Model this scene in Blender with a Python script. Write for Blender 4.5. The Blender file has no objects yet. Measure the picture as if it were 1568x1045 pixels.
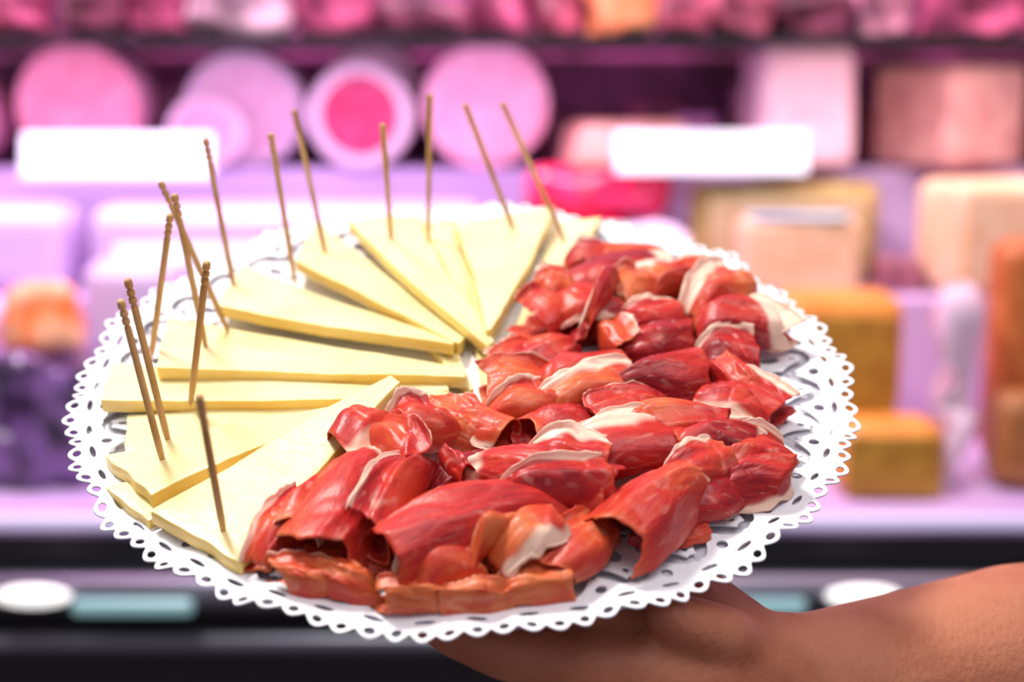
import bpy, bmesh, math, random
import numpy as np
from mathutils import Vector, Matrix, noise
random.seed(7)
sc=bpy.context.scene
sc.view_settings.view_transform='Standard'
CZ=1.45
TILT=math.radians(20.86)
PLATE=Matrix.Translation((-0.0184,0.538,1.3403))@Matrix.Rotation(TILT,4,'X')
def link(o,parent=None):
    sc.collection.objects.link(o)
    if parent: o.parent=parent
    return o
# ---------------- materials ----------------
def mat(name,col,rough=.5,sss=0,sssr=(1,.3,.2),metal=0,emit=0,ecol=None,var=None,scale=20,bump=0,bscale=60,coat=0,sscale=.004,detail=3):
    m=bpy.data.materials.new(name);m.use_nodes=True;nt=m.node_tree;b=nt.nodes['Principled BSDF']
    b.inputs['Base Color'].default_value=(*col,1);b.inputs['Roughness'].default_value=rough;b.inputs['Metallic'].default_value=metal
    if sss:
        b.inputs['Subsurface Weight'].default_value=sss;b.inputs['Subsurface Radius'].default_value=sssr;b.inputs['Subsurface Scale'].default_value=sscale
    if coat: b.inputs['Coat Weight'].default_value=coat
    if emit:
        b.inputs['Emission Color'].default_value=(*(ecol or col),1);b.inputs['Emission Strength'].default_value=emit
    tc=nt.nodes.new('ShaderNodeTexCoord')
    if var is not None:
        n=nt.nodes.new('ShaderNodeTexNoise');n.inputs['Scale'].default_value=scale;n.inputs['Detail'].default_value=detail
        r=nt.nodes.new('ShaderNodeValToRGB');r.color_ramp.elements[0].position=.38;r.color_ramp.elements[1].position=.62
        r.color_ramp.elements[0].color=(*col,1);r.color_ramp.elements[1].color=(*var,1)
        nt.links.new(tc.outputs['Object'],n.inputs['Vector']);nt.links.new(n.outputs['Fac'],r.inputs['Fac']);nt.links.new(r.outputs['Color'],b.inputs['Base Color'])
    if bump:
        n=nt.nodes.new('ShaderNodeTexNoise');n.inputs['Scale'].default_value=bscale;n.inputs['Detail'].default_value=4
        bp=nt.nodes.new('ShaderNodeBump');bp.inputs['Strength'].default_value=bump;bp.inputs['Distance'].default_value=.001
        nt.links.new(tc.outputs['Object'],n.inputs['Vector']);nt.links.new(n.outputs['Fac'],bp.inputs['Height']);nt.links.new(bp.outputs['Normal'],b.inputs['Normal'])
    return m
def mesh_obj(name,verts,faces,m=None,parent=None,smooth=True):
    me=bpy.data.meshes.new(name);me.from_pydata(verts,[],faces);me.update()
    if smooth: me.polygons.foreach_set('use_smooth',[True]*len(me.polygons))
    o=bpy.data.objects.new(name,me)
    if m: me.materials.append(m)
    return link(o,parent)

# ---------------- camera ----------------
cam=bpy.data.cameras.new('camera');co=link(bpy.data.objects.new('camera',cam))
co.location=(0,0,CZ);co.rotation_euler=(math.radians(80),0,0)
cam.lens=50;cam.sensor_width=36;cam.clip_start=.01
cam.dof.use_dof=True;cam.dof.focus_distance=.485;cam.dof.aperture_fstop=4.6;cam.dof.aperture_blades=0
sc.camera=co

# ---------------- platter ----------------
platter=link(bpy.data.objects.new('serving_platter',None));platter.matrix_world=PLATE
m_card=mat('white_cardboard',(.60,.59,.64),.6,bump=.1)
m_doily=mat('paper_lace',(.86,.855,.89),.7,bump=.3,bscale=900)
prof=[(0,-.0005),(.118,-.0005),(.130,-.0002),(.140,.0004),(.1412,.0002),(.1410,-.0010),(.131,-.0026),(.118,-.0032),(0,-.0032)]
V=[];Fc=[];NS=128
for (r,z) in prof:
    for i in range(NS):
        a=2*math.pi*i/NS;V.append((r*math.cos(a),r*math.sin(a),z))
for j in range(len(prof)-1):
    for i in range(NS):
        k=(i+1)%NS;Fc.append((j*NS+i,(j+1)*NS+i,(j+1)*NS+k,j*NS+k))
tray=mesh_obj('cardboard_tray',V,Fc,m_card,platter)
NT,NR=1500,84
r=np.linspace(102,153,NR+1)[None,:];th=np.linspace(0,2*math.pi,NT,endpoint=False)[:,None]
def cell(N,off=0):
    p=th*N/(2*math.pi)+off;return (p-np.round(p))*2*math.pi/N
def ell(x,y,a,b,rot=0):
    c,s=math.cos(rot),math.sin(rot);X=x*c+y*s;Y=-x*s+y*c
    return (np.sqrt((X/a)**2+(Y/b)**2)-1)*min(a,b)
wob=1.2*np.cos(th*28)
f=(145.3+3.2*np.abs(np.cos(th*56))+wob)-r
f=np.minimum(f,ell(cell(112)*r,r-145.4-wob,1.7,1.5))
f=np.minimum(f,ell(cell(56,.5)*r,r-140.0,3.4,1.0))
x=cell(36)*r
f=np.minimum(f,ell(x-5.0,r-129.0,7.6,2.3,math.radians(52)))
f=np.minimum(f,ell(x+5.0,r-129.0,7.6,2.3,math.radians(-52)))
f=np.minimum(f,ell(x,r-134.4,1.9,2.0))
f=np.minimum(f,ell(x,r-121.0,2.2,3.2))
f=np.minimum(f,ell(x,r-127.4,.9,1.4))
f=np.minimum(f,ell(cell(36,.5)*r,r-119.6,2.6,3.8))
f=np.minimum(f,ell(cell(36,.5)*r,r-133.6,2.1,2.0))
f=np.minimum(f,ell(cell(36,.5)*r,r-128.3,1.1,1.5))
f=np.minimum(f,ell(cell(72,.25)*r,r-111.0,3.1,1.2,.5))
f=f+0*th
def dz(a,rr):
    q=max(0,(rr-106)/44)
    return .3+q*2.6+q*q*(1.6*math.sin(9*a+1)+1.1*math.sin(17*a+2.2)+.9*math.sin(31*a))+ .3*q*math.sin(56*a)
V=[];Fc=[];vid={}
def gv(i,j):
    i%=NT;k=(i,j)
    if k not in vid:
        a=th[i,0];rr=r[0,j];vid[k]=len(V);V.append((rr*math.cos(a),rr*math.sin(a),dz(a,rr)))
    return vid[k]
def ev(p,q):
    a=(p[0]%NT,p[1]);b=(q[0]%NT,q[1]);k=(a,b) if a<b else (b,a)
    if k not in vid:
        fa,fb=f[a],f[b];t=fa/(fa-fb);t=min(max(t,.02),.98)
        A=V[gv(*a)];B=V[gv(*b)];vid[k]=len(V);V.append(tuple(A[n]+(B[n]-A[n])*t for n in range(3)))
    return vid[k]
pos=f>0
for i in range(NT):
    i2=(i+1)%NT
    for j in range(NR):
        cs=[(i,j),(i,j+1),(i2,j+1),(i2,j)]
        s=[pos[c] for c in cs]
        if all(s): Fc.append([gv(*c) for c in cs])
        elif any(s):
            pl=[]
            for n in range(4):
                a,b=cs[n],cs[(n+1)%4]
                if s[n]: pl.append(gv(*a))
                if s[n]!=s[(n+1)%4]: pl.append(ev(a,b))
            if len(pl)>2: Fc.append(pl)
cidx=len(V);V.append((0,0,.3))
for i in range(NT): Fc.append([cidx,gv(i,0),gv(i+1,0)])
V=[(a/1000,b/1000,c/1000) for a,b,c in V]
used=sorted({i for p in Fc for i in p});mp={u:n for n,u in enumerate(used)}
V=[V[u] for u in used];Fc=[[mp[i] for i in p] for p in Fc]
doily=mesh_obj('lace_doily',V,Fc,m_doily,platter)
so=doily.modifiers.new('s','SOLIDIFY');so.thickness=.0006;so.offset=1

# ---------------- cheese ----------------
def cheese_mat(name,c1,c2):
    m=mat(name,c1,.32,sss=.3,sssr=(1,.75,.35),sscale=.004,var=c2,scale=35,detail=4)
    nt=m.node_tree;b=nt.nodes['Principled BSDF'];tc=nt.nodes.new('ShaderNodeTexCoord')
    n=nt.nodes.new('ShaderNodeTexNoise');n.inputs['Scale'].default_value=230;n.inputs['Detail'].default_value=5
    bp=nt.nodes.new('ShaderNodeBump');bp.inputs['Strength'].default_value=.35;bp.inputs['Distance'].default_value=.0006
    L=nt.links.new
    L(tc.outputs['Object'],n.inputs['Vector']);L(n.outputs['Fac'],bp.inputs['Height']);L(bp.outputs['Normal'],b.inputs['Normal'])
    return m
m_cheese=cheese_mat('semi_cured_cheese',(.87,.73,.33),(.91,.79,.41))
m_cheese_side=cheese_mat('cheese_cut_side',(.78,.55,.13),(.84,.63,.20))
SL=[
((-26,-24,17),(-22,-29,17),(-66,-119,7.5),(-99,-96,10)),
((-44,-34,11),(-43,-42,11),(-100,-88,10.5),(-122,-63,9)),
((-48,-47,5.5),(-47,-51,5.5),(-101,-95,5.5),(-119,-76,5.5)),
((-4,-20,7),(-4,-25,7),(-117,-57,6),(-122,-32,5)),
((-4,-22,8),(-4,-27,9.5),(-131,-31,10.5),(-137,5,5)),
((1,-5,8),(1,-15,10.5),(-115,-11,12),(-122,39,5)),
((-4,16,8),(-4,6,12),(-101,35,13),(-99,85,5)),
((0,19,7),(-2,9,11),(-74,74,13),(-72,129,5)),
((11,13,9),(9,4,12),(-56,114,13),(-25,136,5)),
((2,38,6),(8,15,6),(-23,122,7.5),(-8,126,5)),
((10,17,12),(8,16,12.5),(-8,114,10.5),(38,127,13)),
((14,3,6),(19,5,6),(60,131,5.5),(38,127,5.5)),
((7,-17,5),(9,-16,5),(6,88,5),(-6,88,5)),
((2,-16,6),(4,-16,6),(-7,41,5.5),(-19,30,5.5)),
((-6,-14,6.5),(-5,-18,6.5),(-80,-20,6),(-80,-5,6)),
]
def cheese(k,C):
    A,B,D,E=[Vector(c) for c in C]
    NSs,NTt=40,12;V=[];Fc=[];MI=[]
    sd=k*7.3;th_=5.4
    bowz=random.uniform(-1.3,1.3);bl=random.uniform(-2.2,2.2)
    def P(s,t):
        p=(A*(1-t)+B*t)*(1-s)+(E*(1-t)+D*t)*s
        d=(E-A).normalized();lat=Vector((-d.y,d.x,0))
        p=p+lat*bl*math.sin(math.pi*s)
        p.z+=bowz*math.sin(math.pi*s)+1.1*noise.noise(Vector((s*2.2,t*1.2,sd)))
        e=abs(t-.5)*2
        p+=lat*(.8*noise.noise(Vector((s*5,sd,t*1.0)))+.35*noise.noise(Vector((s*24,sd,t))))*e
        p+=d*(1.5*noise.noise(Vector((t*4,sd,s*2))))*s
        return p
    for s in range(NSs+1):
        for t in range(NTt+1): V.append(P(s/NSs,t/NTt))
    n0=len(V)
    for s in range(NSs+1):
        for t in range(NTt+1):
            p=V[s*(NTt+1)+t].copy();p.z=max(p.z-th_,.5);V.append(p)
    def id(s,t,l): return l*n0+s*(NTt+1)+t
    for s in range(NSs):
        for t in range(NTt):
            Fc.append((id(s,t,0),id(s,t+1,0),id(s+1,t+1,0),id(s+1,t,0)));MI.append(0)
            Fc.append((id(s,t,1),id(s+1,t,1),id(s+1,t+1,1),id(s,t+1,1)));MI.append(0)
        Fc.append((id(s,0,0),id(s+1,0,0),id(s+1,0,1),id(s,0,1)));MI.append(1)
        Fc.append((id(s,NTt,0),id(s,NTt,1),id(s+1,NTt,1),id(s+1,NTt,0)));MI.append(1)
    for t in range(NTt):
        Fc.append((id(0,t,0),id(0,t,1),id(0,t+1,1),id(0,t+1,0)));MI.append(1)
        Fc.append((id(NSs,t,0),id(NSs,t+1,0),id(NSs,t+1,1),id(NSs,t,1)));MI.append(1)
    o=mesh_obj('cheese_slice',[tuple(v/1000) for v in V],Fc,m_cheese);o.data.materials.append(m_cheese_side)
    o.data.polygons.foreach_set('material_index',MI)
    bm=bmesh.new();bm.from_mesh(o.data);bmesh.ops.recalc_face_normals(bm,faces=bm.faces)
    bm.to_mesh(o.data);bm.free()
    o.matrix_world=PLATE
    b=o.modifiers.new('b','BEVEL');b.width=.0004;b.segments=2;b.limit_method='ANGLE';b.angle_limit=math.radians(50)
for k,C in enumerate(SL): cheese(k,C)

# ---------------- toothpicks ----------------
m_pick=mat('birch_wood',(.46,.25,.08),.55,var=(.62,.37,.15),scale=60,bump=.2,bscale=300)
PK=[((-74,-104,8),(-72,-119,70)),((-101,-67,8),(-107,-66,72)),((-102,-54,8),(-108,-52,72)),((-99,-29,8),(-85,-36,70)),((-121,7,8),(-105,1,70)),
((-96,27,8),(-116,34,68)),((-101,11,8),(-106,14,72)),((-98,59,8),(-105,69,71)),((-74,68,8),(-79,72,72)),((-63,89,8),(-75,110,67)),((-35,100,8),(-35,86,70)),
((-19,105,8),(-17,118,71)),((20,108,8),(-2,114,68)),((41,107,8),(14,128,63))]
def pick(A,B):
    A=Vector(A)/1000;B=Vector(B)/1000;d=(B-A).normalized();A2=A-d*.005;L=(B-A2).length
    q=d.to_track_quat('Z','Y').to_matrix()
    R=.00122;h=.00135;g=.00075
    pr=[(0,.0002),(.004,.0009),(.012,R),(L-.0105,R),(L-.0095,g),(L-.0088,h),(L-.0074,h),(L-.0066,g),(L-.0059,h),(L-.0046,h),(L-.0038,g),(L-.0030,h),(L-.0010,h),(L-.0003,.0010),(L,.0003)]
    V=[];Fc=[];n=14
    for z,rr in pr:
        for i in range(n):
            a=2*math.pi*i/n;V.append(tuple(A2+q@Vector((rr*math.cos(a),rr*math.sin(a),z))))
    for j in range(len(pr)-1):
        for i in range(n):
            k=(i+1)%n;Fc.append((j*n+i,j*n+k,(j+1)*n+k,(j+1)*n+i))
    Fc.append(list(range(n))[::-1]);Fc.append([(len(pr)-1)*n+i for i in range(n)])
    o=mesh_obj('toothpick',V,Fc,m_pick);o.matrix_world=PLATE
for a,b in PK: pick(a,b)

# ---------------- cured ham ----------------
PROF={
'drape':[(-1.05,.02),(-.95,.35),(-.7,.8),(-.15,1),(.35,.92),(.75,.6),(1,.1)],
'foldb':[(-.9,.05),(-.2,.10),(.6,.2),(1,.5),(.85,.9),(.2,1),(-.5,.88),(-.95,.62),(-1.15,.50)],
'foldf':[(.9,.15),(.1,.05),(-.75,.05),(-1,.30),(-.88,.72),(-.35,.98),(.3,.95),(.8,1.02),(1.0,1.10)],
'curl':[(1,0),(.4,.15),(-.4,.3),(-.85,.6),(-.8,1.0),(-.35,1.15),(-.05,.95),(-.2,.7)],
}
def cat(P,t):
    n=len(P)-1;x=min(max(t,0),1)*n;i=min(int(x),n-1);u=x-i
    g=lambda k:Vector(P[min(max(k,0),n)])
    a,b,c,d=g(i-1),g(i),g(i+1),g(i+2)
    return .5*((2*b)+(-a+c)*u+(2*a-5*b+4*c-d)*u*u+(-a+3*b-3*c+d)*u**3)
HV=[];HF=[];HA=[];HU=[]
def sm(a,b,x):
    x=min(max((x-a)/(b-a),0),1);return x*x*(3-2*x)
rh=random.Random(5)
def ham(A,B,w,h,z0,style='drape',tone=.5,fat='',fan=None,bow=None):
    k=len(HV);sd=k*.0137+3.1
    wr=.72 if w>=12 else .85
    A=Vector((*A,0));B=Vector((*B,0));L=(B-A).length;d=(B-A)/L;lat=Vector((-d.y,d.x,0))
    if fan is None: fan=rh.choice([(.55,1.15),(1.15,.55),(.75,1.1),(1.1,.75),(.9,1.0)])
    if bow is None: bow=rh.uniform(-.18,.18)*w
    eA,eB=(.35,.85) if fan[1]>fan[0] else (.85,.35)
    skew=rh.uniform(-.35,.35)*w*.6
    S,T=46,52;P=PROF[style];nn=noise.noise
    for i in range(S+1):
        for j in range(T+1):
            s=i/S;t=j/T
            q=cat(P,t)
            se=.5+(s-.5)*(.97+.36*nn(Vector((t*2.6,sd,.3)))+.07*nn(Vector((t*11,sd,1.3))))
            fw=fan[0]*(1-s)+fan[1]*s
            wd=w*fw*(.80+.20*math.sin(math.pi*s))*(1+.15*nn(Vector((s*2.2,t*1.2,sd))))
            e_=eA*(1-s)+eB*s
            env=e_+(1-e_)*math.sin(math.pi*min(max(s,0.0),1))**.7
            p=A+d*L*se+lat*(bow*math.sin(math.pi*s)+skew*(t-.5)*(s-.5)*2+q.x*wd)
            p.z=z0+q.y*h*.92*env
            n1=nn(Vector((s*.9+sd,t*4.5,sd)));n2=nn(Vector((s*2.0,t*2.6,sd+5)));n4=nn(Vector((s*1.7,t*2.3,sd+15)))
            c1=1-abs(nn(Vector((s*.7,t*4.0+.7*s,sd+31))))*2.6
            c2=1-abs(nn(Vector((s*2.6+t,t*2.2-s,sd+61))))*3.4
            cr=max(c1,0)**3;cr2=max(c2,0)**3
            edge=sm(.78,1,abs(t-.5)*2)
            ru=nn(Vector((s*5.0,t*2,sd+51)))
            p.z+=wr*(1.5*n1+1.5*n2+1.7*cr-.8*cr2+1.7*edge*ru)
            p+=lat*wr*(1.8*n2+1.5*edge*ru)+d*wr*(2.0*n4)
            p.z+=.10*nn(Vector((s*16,t*22,sd)))
            p.z=max(p.z,.9)
            rad=math.hypot(p.x,p.y);lim=136
            if rad>lim:
                k2=(lim+(rad-lim)*.25)/rad;p.x*=k2;p.y*=k2
            HV.append(tuple(p/1000))
            jit=.07*nn(Vector((s*4,t*2,sd+3)))
            f_=0
            if 'e' in fat: f_=max(f_,sm(.86,.91,t+jit))
            if 'E' in fat: f_=max(f_,sm(.74,.81,t+jit*1.3))
            if 's' in fat: f_=max(f_,sm(.86,.91,1-t+jit))
            if 'B' in fat: f_=max(f_,sm(.82,.90,s+jit*1.6))
            if 'A' in fat: f_=max(f_,sm(.82,.90,1-s+jit*1.6))
            if 'm' in fat: f_=max(f_,1-sm(.02,.05,abs(t-.55+jit*2)))
            if 'W' in fat: f_=max(f_,.8)
            f_=max(f_,.6*sm(.965,.985,t+.25*jit))
            tn=tone+.50*nn(Vector((s*1.8,t*2.2,sd+20)))+.20*sm(.8,1,abs(s-.5)*2)
            HA.append((f_,min(max(tn,0),1),(sd*3.7)%1,1));HU.append((s*L/40+sd,t*w/14))
    for i in range(S):
        for j in range(T):
            a=k+i*(T+1)+j;HF.append((a,a+1,a+T+2,a+T+1))
HAM=[
((30,30),(60,48),16,6,2,'drape',.3),((62,64),(92,70),14,7,2,'drape',.5),((80,34),(108,36),14,7,2,'drape',.4),((60,20),(96,22),15,6,2,'drape',.1),
((92,4),(112,-2),14,6,2,'drape',.4),((30,0),(70,0),14,5,2,'drape',.2),((70,-6),(106,-10),14,5,2,'drape',.4),((10,-30),(50,-34),12,5,2,'drape',.6),
((50,-44),(96,-40),14,5,2,'drape',.2),((84,-52),(112,-54),13,6,2,'drape',.5),((0,-60),(40,-62),13,5,2,'drape',.3),((30,-86),(76,-84),14,5,2,'drape',.2),
((-10,-100),(30,-108),16,6,2,'drape',.3),((-34,-80),(-4,-78),14,6,2,'drape',.3),((0,-118),(32,-110),12,6,2,'drape',.6),((-46,-108),(-14,-114),14,5,2,'drape',.6),
((56,-98),(80,-90),12,5,2,'drape',.5),
# far cluster
((48,92),(64,86),8,8,4,'drape',.95,'s'),
((40,76),(60,84),8,13,5,'foldf',.3,'e'),
((52,76),(84,84),10,14,5,'drape',.6,'E'),
((40,58),(84,72),12,13,6,'foldb',.2,'B',(.7,1.1)),
((66,48),(90,62),11,14,6,'foldb',.75,'m'),
((82,56),(106,60),10,13,6,'foldf',.75,'e'),
((60,34),(76,58),9,17,6,'foldf',.75,''),
((74,36),(90,54),8,16,7,'curl',.6,'e'),
((86,22),(112,50),10,18,8,'foldf',.75,'E',(.8,1.2)),
((106,34),(126,12),8,14,5,'foldf',.7,'EB'),
((88,14),(120,22),16,18,8,'drape',.3,'B',(.6,1.15)),
((90,-2),(112,0),10,12,6,'foldf',.3,'e'),
((24,20),(40,42),11,15,6,'foldf',.45,''),
((34,26),(58,34),10,17,6,'foldb',.3,'e'),
((44,12),(56,46),9,21,8,'curl',.4,'E'),
((28,40),(42,50),8,16,6,'foldf',.6,'e'),
((58,8),(88,14),11,12,6,'drape',.05,'s'),
((62,20),(84,26),8,15,6,'foldf',.3,'e'),
((14,-6),(26,14),8,11,3,'foldf',.5,'e'),
((24,0),(44,12),9,11,4,'foldb',.4,'e'),
((54,22),(62,4),7,13,6,'foldf',.7,'e'),
# middle
((8,-24),(36,-15),10,12,5,'foldf',.7,''),
((28,-20),(60,-10),10,14,5,'foldb',.55,'e'),
((50,-28),(90,-12),15,17,6,'drape',.2,'',(.4,1.15)),
((92,-18),(116,-38),9,13,4,'foldf',.45,'e'),
((96,-8),(112,-30),9,15,5,'drape',.5,'e'),
((86,-34),(110,-44),9,13,5,'foldb',.5,'E'),
((6,-42),(36,-30),8,13,6,'foldf',.6,'e'),
((28,-36),(62,-22),8,14,7,'foldf',.6,'E'),
((22,-54),(52,-44),9,12,5,'foldb',.45,'e'),
((46,-48),(76,-36),10,13,6,'foldf',.35,''),
((-14,-38),(12,-54),11,13,3,'foldf',.75,''),
((-2,-40),(16,-54),8,14,4,'foldb',.6,'e'),
((34,-74),(76,-62),12,17,7,'foldf',.4,'E',(.7,1.1),3),
((50,-60),(92,-56),9,18,7,'foldb',.6,'e',(.8,1),3),
((74,-68),(106,-60),11,16,7,'drape',.3,'B',(1,.8)),
((88,-72),(114,-62),9,14,5,'foldf',.5,'e'),
((70,-92),(94,-80),11,13,3,'foldf',.3,''),
((84,-86),(114,-74),11,14,4,'drape',.3,'s',(.6,1.1)),
# near
((48,-116),(86,-76),15,19,6,'drape',.6,'B',(1.15,.6)),
((66,-92),(92,-72),8,17,7,'foldf',.4,'e',(.8,1)),
((-40,-68),(-22,-48),10,18,5,'foldb',.55,'E',(1.1,.7)),
((-26,-60),(-4,-46),10,18,5,'foldf',.4,'e'),
((-30,-56),(-14,-80),8,20,6,'foldf',.4,'s',(.7,1)),
((-12,-84),(12,-66),11,12,3,'drape',.05,'e'),
((-6,-66),(6,-82),7,14,5,'curl',.2,'e'),
((4,-74),(52,-92),15,19,7,'drape',.25,'A',(.6,1.15)),
((22,-76),(50,-80),8,20,7,'foldf',.3,'E'),
((-44,-122),(-26,-66),16,21,5,'drape',.55,'B',(1.15,.6)),
((-26,-116),(-12,-72),9,21,6,'foldf',.35,'e',(1.0,.6)),
((-50,-112),(-42,-82),7,17,4,'foldb',.6,'e'),
((-20,-122),(36,-96),17,22,6,'drape',.5,'',(1.1,.8),4),
((10,-102),(50,-92),8,21,7,'foldf',.3,'e',(.7,1)),
((-62,-120),(-48,-90),8,14,3,'foldf',.7,'e'),
((-56,-129),(-32,-125),8,12,2,'foldf',.85,''),
((-44,-124),(-22,-128),7,13,2,'drape',.8,'e'),
((30,-126),(50,-98),9,14,3,'foldf',.7,''),
((2,-126),(18,-110),8,19,7,'curl',.7,'E'),
((14,-126),(32,-112),8,19,7,'foldb',.6,'E'),
((-14,-132),(6,-120),10,16,4,'foldf',.75,'e'),
((-22,-138),(2,-133),8,11,2,'foldf',.9,''),
((-4,-136),(20,-132),8,12,2,'drape',.9,'e'),
((12,-135),(36,-127),8,12,2,'foldf',.85,''),
]
for hh in HAM: ham(*hh)
def ham_mat():
    m=bpy.data.materials.new('cured_ham');m.use_nodes=True;nt=m.node_tree;b=nt.nodes['Principled BSDF'];L=nt.links.new
    at=nt.nodes.new('ShaderNodeAttribute');at.attribute_name='hamdata'
    sp=nt.nodes.new('ShaderNodeSeparateColor');L(at.outputs['Color'],sp.inputs[0])
    rp=nt.nodes.new('ShaderNodeValToRGB');e=rp.color_ramp.elements
    e[0].position=0;e[0].color=(.22,.005,.012,1);e[1].position=1;e[1].color=(.64,.15,.045,1)
    x=e.new(.42);x.color=(.48,.020,.016,1);x=e.new(.72);x.color=(.56,.060,.022,1)
    uv=nt.nodes.new('ShaderNodeUVMap');uv.uv_map='UVMap'
    mp=nt.nodes.new('ShaderNodeMapping');mp.inputs['Scale'].default_value=(1.2,4,1);L(uv.outputs['UV'],mp.inputs['Vector'])
    mp2=nt.nodes.new('ShaderNodeMapping');mp2.inputs['Scale'].default_value=(3,16,1);L(uv.outputs['UV'],mp2.inputs['Vector'])
    nf=nt.nodes.new('ShaderNodeTexNoise');nf.inputs['Scale'].default_value=1.6;nf.inputs['Detail'].default_value=5;L(mp2.outputs['Vector'],nf.inputs['Vector'])
    ma=nt.nodes.new('ShaderNodeMath');ma.operation='SUBTRACT';ma.inputs[1].default_value=.5;L(nf.outputs['Fac'],ma.inputs[0])
    mb=nt.nodes.new('ShaderNodeMath');mb.operation='MULTIPLY_ADD';mb.inputs[1].default_value=.8;L(ma.outputs[0],mb.inputs[0]);L(sp.outputs['Green'],mb.inputs[2])
    L(mb.outputs[0],rp.inputs['Fac'])
    n=nt.nodes.new('ShaderNodeTexNoise');n.inputs['Scale'].default_value=2.8;n.inputs['Detail'].default_value=6;n.inputs['Distortion'].default_value=1.2;L(mp.outputs['Vector'],n.inputs['Vector'])
    r2=nt.nodes.new('ShaderNodeValToRGB');r2.color_ramp.elements[0].position=.57;r2.color_ramp.elements[1].position=.78;L(n.outputs['Fac'],r2.inputs['Fac'])
    mu=nt.nodes.new('ShaderNodeMath');mu.operation='MULTIPLY';mu.inputs[1].default_value=.32;L(r2.outputs['Color'],mu.inputs[0])
    mx=nt.nodes.new('ShaderNodeMath');mx.operation='MAXIMUM';L(sp.outputs['Red'],mx.inputs[0]);L(mu.outputs[0],mx.inputs[1])
    mix=nt.nodes.new('ShaderNodeMix');mix.data_type='RGBA';L(mx.outputs[0],mix.inputs['Factor']);L(rp.outputs['Color'],mix.inputs['A']);mix.inputs['B'].default_value=(.88,.58,.44,1)
    L(mix.outputs['Result'],b.inputs['Base Color'])
    b.inputs['Roughness'].default_value=.36;b.inputs['Specular IOR Level'].default_value=.34
    b.inputs['Subsurface Weight'].default_value=.15;b.inputs['Subsurface Radius'].default_value=(1,.2,.1);b.inputs['Subsurface Scale'].default_value=.0012
    n2=nt.nodes.new('ShaderNodeTexNoise');n2.inputs['Scale'].default_value=9;n2.inputs['Detail'].default_value=6;L(mp.outputs['Vector'],n2.inputs['Vector'])
    bp=nt.nodes.new('ShaderNodeBump');bp.inputs['Strength'].default_value=.5;bp.inputs['Distance'].default_value=.0005;L(n2.outputs['Fac'],bp.inputs['Height']);L(bp.outputs['Normal'],b.inputs['Normal'])
    return m
m_ham=ham_mat()
ho=mesh_obj('cured_ham_slices',HV,HF,m_ham)
ca=ho.data.color_attributes.new('hamdata','FLOAT_COLOR','POINT');ca.data.foreach_set('color',[c for a in HA for c in a])
ul=ho.data.uv_layers.new(name='UVMap')
li=np.empty(len(ho.data.loops),dtype=np.int32);ho.data.loops.foreach_get('vertex_index',li)
ul.data.foreach_set('uv',np.array(HU,dtype=np.float32)[li].ravel())
ho.matrix_world=PLATE
so=ho.modifiers.new('s','SOLIDIFY');so.thickness=.0004;so.offset=0

# ---------------- hand and forearm ----------------
m_skin=mat('skin',(.38,.115,.055),.5,sss=.2,sssr=(1,.35,.2),sscale=.005,var=(.50,.18,.095),scale=25,bump=.5,bscale=400)
chains=[
 [((330,-20,-118),42),((270,-38,-108),41),((216,-55,-95),38),((165,-80,-82),34),((125,-98,-70),29),((98,-106,-56),25)],
 [((98,-110,-56),22),((82,-118,-44),18),((60,-123,-34),14),((38,-125,-28),11),((16,-124,-24),10),((0,-120,-19),9),((-11,-115,-14),8)],
 [((98,-108,-52),22),((78,-106,-38),18),((50,-110,-28),13),((24,-108,-22),10),((0,-104,-18),9.2),((-18,-99,-14.5),8.6),((-30,-95,-11.5),7.8)],
 [((98,-104,-52),22),((78,-98,-38),18),((50,-94,-27),13),((22,-91,-20),10),((-6,-84,-17),9.2),((-26,-78,-13.5),8.8),((-38,-74,-11.5),8)],
 [((98,-100,-52),20),((78,-86,-38),16),((52,-76,-27),12.5),((28,-70,-19),9.5),((6,-62,-16),8.5),((-10,-56,-13),8),((-20,-52,-11),7)],
 [((95,-104,-50),18),((92,-110,-38),13.5),((86,-116,-26),10.8),((77,-120,-17.5),9.3),((68,-121,-12.5),8)],
]
bm=bmesh.new()
def cone(a,b,ra,rb):
    d=b-a
    if d.length<1e-6: return
    q=d.to_track_quat('Z','Y').to_matrix().to_4x4()
    bmesh.ops.create_cone(bm,cap_ends=True,segments=24,radius1=ra,radius2=rb,depth=d.length,matrix=Matrix.Translation((a+b)/2)@q)
for ch in chains:
    for (p,rr) in ch: bmesh.ops.create_icosphere(bm,subdivisions=3,radius=rr/1000,matrix=Matrix.Translation(Vector(p)/1000))
    for (p,ra),(q,rb) in zip(ch,ch[1:]): cone(Vector(p)/1000,Vector(q)/1000,ra/1000,rb/1000)
me=bpy.data.meshes.new('forearm_with_hand');bm.to_mesh(me);bm.free();me.materials.append(m_skin)
arm=link(bpy.data.objects.new('forearm_with_hand',me));arm.matrix_world=PLATE
rm=arm.modifiers.new('r','REMESH');rm.mode='VOXEL';rm.voxel_size=.0020;rm.use_smooth_shade=True
s_=arm.modifiers.new('sm','SMOOTH');s_.factor=.6;s_.iterations=9

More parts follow.
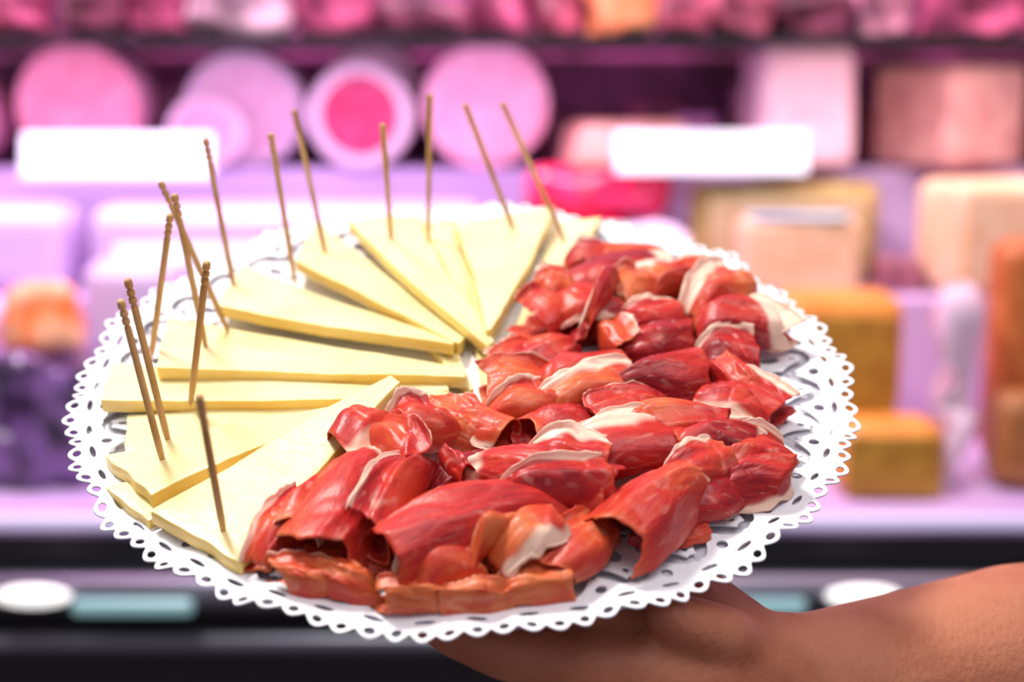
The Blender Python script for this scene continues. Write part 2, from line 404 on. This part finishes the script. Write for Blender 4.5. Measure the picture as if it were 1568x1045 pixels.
# ---------------- display case ----------------
def rbox(name,x,y,z,w,d,h,m,bev=.006,rz=0,taper=0,parent=None,rx=0,seg=3,lump=0):
    bm=bmesh.new();bmesh.ops.create_cube(bm,size=1)
    for v in bm.verts:
        k=1-taper*(v.co.z+.5);v.co=Vector((v.co.x*w*k,v.co.y*d*k,(v.co.z+.5)*h))
    if bev: bmesh.ops.bevel(bm,geom=list(bm.edges),offset=bev,segments=seg,profile=.5,affect='EDGES')
    if lump:
        bmesh.ops.subdivide_edges(bm,edges=[e for e in bm.edges if e.calc_length()>.02],cuts=6,use_grid_fill=True)
        for v in bm.verts: v.co+=noise.noise_vector(v.co*30+Vector((x*9,y,z)))*lump
    me=bpy.data.meshes.new(name);bm.to_mesh(me);bm.free();me.materials.append(m)
    me.polygons.foreach_set('use_smooth',[True]*len(me.polygons)) if lump else None
    o=bpy.data.objects.new(name,me);link(o,parent);o.location=(x,y,z+CZ);o.rotation_euler=(rx,0,rz);return o
m_lav=mat('lavender_steel',(.50,.35,.64),.35,var=(.60,.43,.72),scale=4)
m_dark=mat('dark_wall',(.09,.012,.05),.6,var=(.34,.06,.22),scale=14)
m_black=mat('black_panel',(.008,.008,.010),.4)
m_chrome=mat('brushed_steel',(.26,.27,.32),.35,metal=.9)
m_white=mat('white_plastic',(.60,.48,.72),.3)
case=link(bpy.data.objects.new('refrigerated_display_case',None))
rbox('deck',0,1.32,-.37,3.2,.34,.02,m_lav,.003,parent=case)
rbox('step_middle',0,1.50,-.36,3.2,.17,.155,m_lav,.005,parent=case)
rbox('step_upper',0,1.68,-.36,3.2,.20,.275,m_lav,.005,parent=case)
rbox('hanging_shelf',0,1.62,.046,3.2,.30,.009,m_black,.002,parent=case)
rbox('case_back',0,1.80,-.4,3.2,.03,1.0,m_dark,.002,parent=case)
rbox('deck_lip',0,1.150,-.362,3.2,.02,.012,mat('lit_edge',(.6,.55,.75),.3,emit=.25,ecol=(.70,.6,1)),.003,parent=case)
rbox('front_panel',0,1.17,-1.45,3.2,.03,1.09,m_black,.003,parent=case)
def tube(name,z,r,y,m):
    bm=bmesh.new();bmesh.ops.create_cone(bm,cap_ends=True,segments=32,radius1=r,radius2=r,depth=3.2)
    me=bpy.data.meshes.new(name);bm.to_mesh(me);bm.free();me.materials.append(m);o=link(bpy.data.objects.new(name,me),case)
    me.polygons.foreach_set('use_smooth',[True]*len(me.polygons))
    o.location=(0,y,z+CZ);o.rotation_euler=(0,math.pi/2,0)
tube('bumper_rail_upper',-.412,.016,1.135,m_chrome)
tube('bumper_rail_lower',-.458,.010,1.135,mat('rail_dull',(.13,.13,.16),.35,metal=.6))
m_reflection=mat('lamp_reflection',(1,1,1),.3,emit=1.1,ecol=(1,.98,.92))  # emission paints lamp reflections on the case base; no fixtures here
m_teal=mat('teal_glow',(.22,.40,.42),.3,emit=.20,ecol=(.45,.85,.85))  # painted teal glow along the rail, added bands rather than light fittings
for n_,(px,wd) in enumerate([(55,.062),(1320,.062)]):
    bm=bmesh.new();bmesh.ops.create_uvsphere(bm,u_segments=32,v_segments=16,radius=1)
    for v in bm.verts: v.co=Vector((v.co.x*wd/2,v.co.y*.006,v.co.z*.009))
    me=bpy.data.meshes.new('rail_reflection');bm.to_mesh(me);bm.free();me.materials.append(m_reflection)
    o=link(bpy.data.objects.new('rail_reflection',me),case);o.location=((px-784)*.00054,1.115,-.410+CZ)
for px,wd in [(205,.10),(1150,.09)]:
    rbox('rail_glow_band',(px-784)*.00054,1.117,-.427,wd,.010,.014,m_teal,.0048,parent=case)

def log(name,x,y,zc,r,length,mskin,mface,core=.86,mcore=None,sx=1):
    V=[];Fc=[];MI=[];n=48
    pr=[(0,0,1),(core*r,0,1),(core*r+.0005,0,0),(r*.96,.0005,0),(r,.006,0),(r,length-.02,0),(r*.8,length-.005,0),(0,length,0)]
    for (rr,yy,_) in pr:
        for i in range(n):
            a=2*math.pi*i/n;V.append((rr*math.cos(a)*sx,yy,rr*math.sin(a)*(1+.03*math.sin(2*a+x*9))))
    for j in range(len(pr)-1):
        for i in range(n):
            k=(i+1)%n;Fc.append((j*n+i,j*n+k,(j+1)*n+k,(j+1)*n+i));MI.append(1 if j==0 else 0)
    o=mesh_obj(name,V,Fc,mskin);o.data.materials.append(mface)
    o.data.polygons.foreach_set('material_index',MI)
    o.location=(x,y,zc+CZ);return o
pk=lambda n,c,v=None,**k:mat(n,c,.4,var=v,scale=40,**k)
m_pink=pk('mortadella_pink',(.88,.24,.36),(.94,.35,.48))
m_pinkskin=pk('mortadella_skin',(.85,.38,.54))
m_pale=pk('pale_lilac_rind',(.80,.58,.74),(.88,.68,.82))
m_core=pk('dark_pink_core',(.58,.03,.12),(.70,.07,.20))
m_hot=pk('bright_pink_ham',(.95,.40,.56),(.97,.54,.68))
CT=-.085
log('mortadella_log',-.476,1.58,CT+.069,.069,.12,m_pinkskin,m_pink,.95)
log('mortadella_log',-.625,1.58,CT+.055,.055,.12,m_pinkskin,m_pink,.95)
log('boiled_ham',-.30,1.61,CT+.064,.064,.10,m_pale,pk('ham_face',(.82,.46,.62),(.90,.60,.74)),.8,sx=1.08)
log('boiled_ham',-.335,1.57,CT+.040,.040,.03,m_pale,pk('ham_face_pink',(.80,.34,.48),(.86,.46,.60)),.8,sx=1.1)
log('rolled_pancetta',-.166,1.57,CT+.058,.058,.08,pk('white_fat',(.88,.70,.80)),m_core,.74)
log('rolled_pancetta',-.158,1.66,CT+.086,.056,.05,pk('tan_rind',(.50,.28,.34)),pk('tan_face',(.66,.40,.50)),.8)
log('cooked_ham_log',-.029,1.58,CT+.070,.070,.075,m_hot,m_hot,.9)
rbox('cheese_wedge',.125,1.58,CT,.14,.09,.052,pk('salmon_rind',(.85,.36,.28),(.92,.50,.42)),.012,rz=.2,taper=.15)
rbox('sausage_stack',.215,1.66,CT,.07,.07,.06,pk('purple_pack',(.4,.12,.35),(.65,.3,.6)),.015,rz=-.4,taper=.2)
rbox('wrapped_ham_block',.312,1.58,CT,.112,.10,.135,pk('lilac_pink_block',(.82,.48,.64),(.88,.58,.73)),.018,rz=.08,taper=.06)
rbox('cheese_block',.485,1.60,CT+.001,.12,.12,.112,pk('dusty_pink_cheese',(.55,.24,.25),(.70,.37,.36)),.012,rz=.55)
rbox('cheese_block',.635,1.60,CT+.001,.09,.12,.06,pk('dusty_dark',(.14,.04,.08),(.24,.07,.15)),.008,rz=.2)
m_glare=mat('glare_card_white',(.72,.86,.88),.4,emit=.08,ecol=(.85,.97,1))  # glowing white cards paint lamp glare on the case glass
rbox('glare_card',-.412,1.49,-.090,.20,.004,.047,m_glare,.0015,rx=-.25)
rbox('glare_card',.208,1.49,-.086,.20,.004,.045,m_glare,.0015,rx=-.25)
rbox('glare_card',-.325,1.405,-.172,.14,.004,.022,m_glare,.0015,rx=-.25)
MT=-.205
rbox('deli_tray',-.23,1.49,MT,.40,.11,.088,m_white,.02,seg=5)
rbox('deli_tray',-.535,1.49,MT,.16,.11,.088,m_white,.02,seg=5)
m_red=mat('vacuum_red_meat',(.70,.004,.03),.15,var=(.92,.03,.16),scale=25,coat=.6)
rbox('vacuum_packed_meat',.090,1.54,MT+.070,.15,.06,.055,m_red,.02,lump=.012)
rbox('vacuum_packed_meat',.065,1.53,MT,.12,.06,.070,m_red,.02,lump=.008)
rbox('plastic_wrapped_cheese',.11,1.45,MT,.14,.05,.070,mat('clear_wrap',(.74,.66,.84),.15,coat=.5),.02,lump=.010)
m_ol=pk('olive_rind',(.32,.23,.06),(.44,.33,.12));m_be=pk('beige_cheese',(.74,.48,.28),(.80,.58,.38))
rbox('cheese_half_wheel',.292,1.53,MT,.20,.045,.108,m_ol,.014)
rbox('cheese_half_wheel_face',.292,1.503,MT+.006,.165,.006,.088,pk('wheel_face',(.46,.34,.18),(.54,.42,.26)),.002)
rbox('cheese_block',.292,1.455,MT,.122,.04,.076,m_be,.008,rz=.06)
rbox('cheese_label',.292,1.452,MT+.0765,.10,.036,.004,pk('blue_label',(.15,.3,.6),(.5,.75,.8)),.001)
rbox('cheese_block',.50,1.47,MT,.14,.09,.115,m_be,.014,rz=.3)
rbox('cheese_block',.64,1.56,MT,.12,.05,.15,pk('brown_rind',(.34,.13,.10),(.5,.24,.2)),.010)
rbox('cheese_block',.40,1.47,MT,.045,.05,.035,pk('dark_rind',(.2,.06,.10),(.4,.15,.2)),.008)
DT=-.35
m_gold=pk('golden_cheese',(.34,.15,.012),(.46,.23,.025));m_goldr=pk('golden_rind',(.66,.23,.02),(.74,.30,.04))
def wheelcut(name,x,y,z,w,d,h):
    o=rbox(name,x,y,z,w,d,h,m_goldr,.022,seg=6);f_=rbox(name+'_face',0,-d/2,-CZ+h*.04,w*.86,.006,h*.80,m_gold,.0025,parent=o);return o
wheelcut('golden_cheese_wheel',.330,1.22,DT,.096,.06,.068)
wheelcut('golden_cheese_wheel',.304,1.32,DT+.046,.118,.07,.12)
rbox('cheese_stand',.304,1.32,DT,.10,.06,.045,m_be,.006)
rbox('plastic_bag',.396,1.25,DT,.036,.05,.18,mat('lilac_film',(.74,.54,.68),.15,coat=.5),.012,lump=.022,taper=.3)
rbox('cheese_block',.480,1.31,DT,.07,.05,.215,pk('orange_brown',(.42,.10,.02),(.56,.17,.04)),.018,seg=5)
rbox('cheese_block',.470,1.235,DT,.085,.05,.088,pk('brown_cheese',(.26,.09,.02),(.36,.14,.04)),.018,seg=5)
m_pb=mat('purple_bag',(.010,.002,.016),.2,var=(.20,.09,.30),scale=34,coat=.8)
rbox('purple_bag',-.425,1.26,DT,.115,.09,.12,m_pb,.02,lump=.018)
rbox('orange_cheese_piece',-.42,1.26,DT+.122,.078,.06,.06,pk('bright_orange',(1,.20,.04),(1,.5,.30)),.012,lump=.010,taper=.3)
rbox('foam_cup',-.365,1.36,DT,.08,.06,.19,m_white,.02,seg=4,taper=-.1)
rbox('foam_cup',-.48,1.37,DT,.09,.06,.15,pk('pink_pack',(.80,.25,.42),(.8,.5,.7)),.02,seg=4)
cols=[(.60,.08,.22),(.40,.03,.10),(.78,.32,.46),(.20,.02,.07),(.62,.12,.22),(.50,.06,.14),(.85,.50,.62)]
pm=[mat('pack_%d'%i,tuple(a*.22 for a in c),.4,var=tuple(min(1,a*1.2+.05) for a in c),scale=26,detail=5) for i,c in enumerate(cols)]
m_or=pk('orange_pack',(.85,.25,.08),(.9,.4,.2))
packs=link(bpy.data.objects.new('sausage_packages',None));x=-1.0;random.seed(11)
while x<1.0:
    w=random.uniform(.05,.11);mm=m_or if abs(x+w/2-.116)<.04 else random.choice(pm)
    rbox('pack',x+w/2,random.uniform(1.50,1.56),.056,w*.95,.05,random.uniform(.035,.12),mm,.012,rz=random.uniform(-.2,.2),parent=packs,lump=.012);x+=w
packs2=link(bpy.data.objects.new('cold_cut_packages',None))
for i in range(16):
    rbox('pack_small',-.9+i*.12+random.uniform(-.02,.02),1.755,CT,random.uniform(.05,.1),.03,random.uniform(.05,.11),random.choice(pm),.010,rz=random.uniform(-.1,.1),parent=packs2,lump=.004)

def plane(name,v,m): return mesh_obj(name,v,[(0,1,2,3)],m,smooth=False)
plane('wall_back',[(-3,2.6,0),(3,2.6,0),(3,2.6,3),(-3,2.6,3)],mat('wall_paint',(.5,.35,.5),.8,var=(.45,.3,.45),scale=3))
plane('floor',[(-3,-3,0),(3,-3,0),(3,2.6,0),(-3,2.6,0)],mat('floor_tile',(.12,.10,.11),.4,var=(.16,.14,.15),scale=3))

# ---------------- lights ----------------
def area(name,loc,tgt,size,sy,power,col):
    l=bpy.data.lights.new(name,'AREA');l.shape='RECTANGLE';l.size=size;l.size_y=sy;l.energy=power;l.color=col
    o=link(bpy.data.objects.new(name,l));o.location=loc;o.rotation_euler=(Vector(tgt)-Vector(loc)).to_track_quat('-Z','Y').to_euler();return o
area('ceiling_panel_light',(-.5,.65,2.6),(0,.55,1.35),.30,.25,25,(1,.98,.94))
area('ceiling_fill_light',(.3,-.1,2.6),(0,.55,1.3),1.0,.7,11,(1,.97,.96))
area('case_lamp_left',(-.45,1.30,1.95),(-.45,1.62,1.35),1.3,.12,10,(1,.44,.80))
area('case_lamp_right',(.75,1.30,1.95),(.75,1.62,1.35),1.0,.12,5.5,(1,.57,.66))
area('case_lamp_mid',(-.5,1.43,CZ+.035),(-.5,1.52,1.2),1.3,.04,2.2,(.97,.58,1))
area('case_lamp_mid_right',(.75,1.43,CZ+.035),(.75,1.52,1.2),1.0,.04,1.4,(1,.72,.70))
w=bpy.data.worlds.new('World');sc.world=w;w.use_nodes=True;w.node_tree.nodes['Background'].inputs[0].default_value=(.90,.80,.93,1);w.node_tree.nodes['Background'].inputs[1].default_value=.38
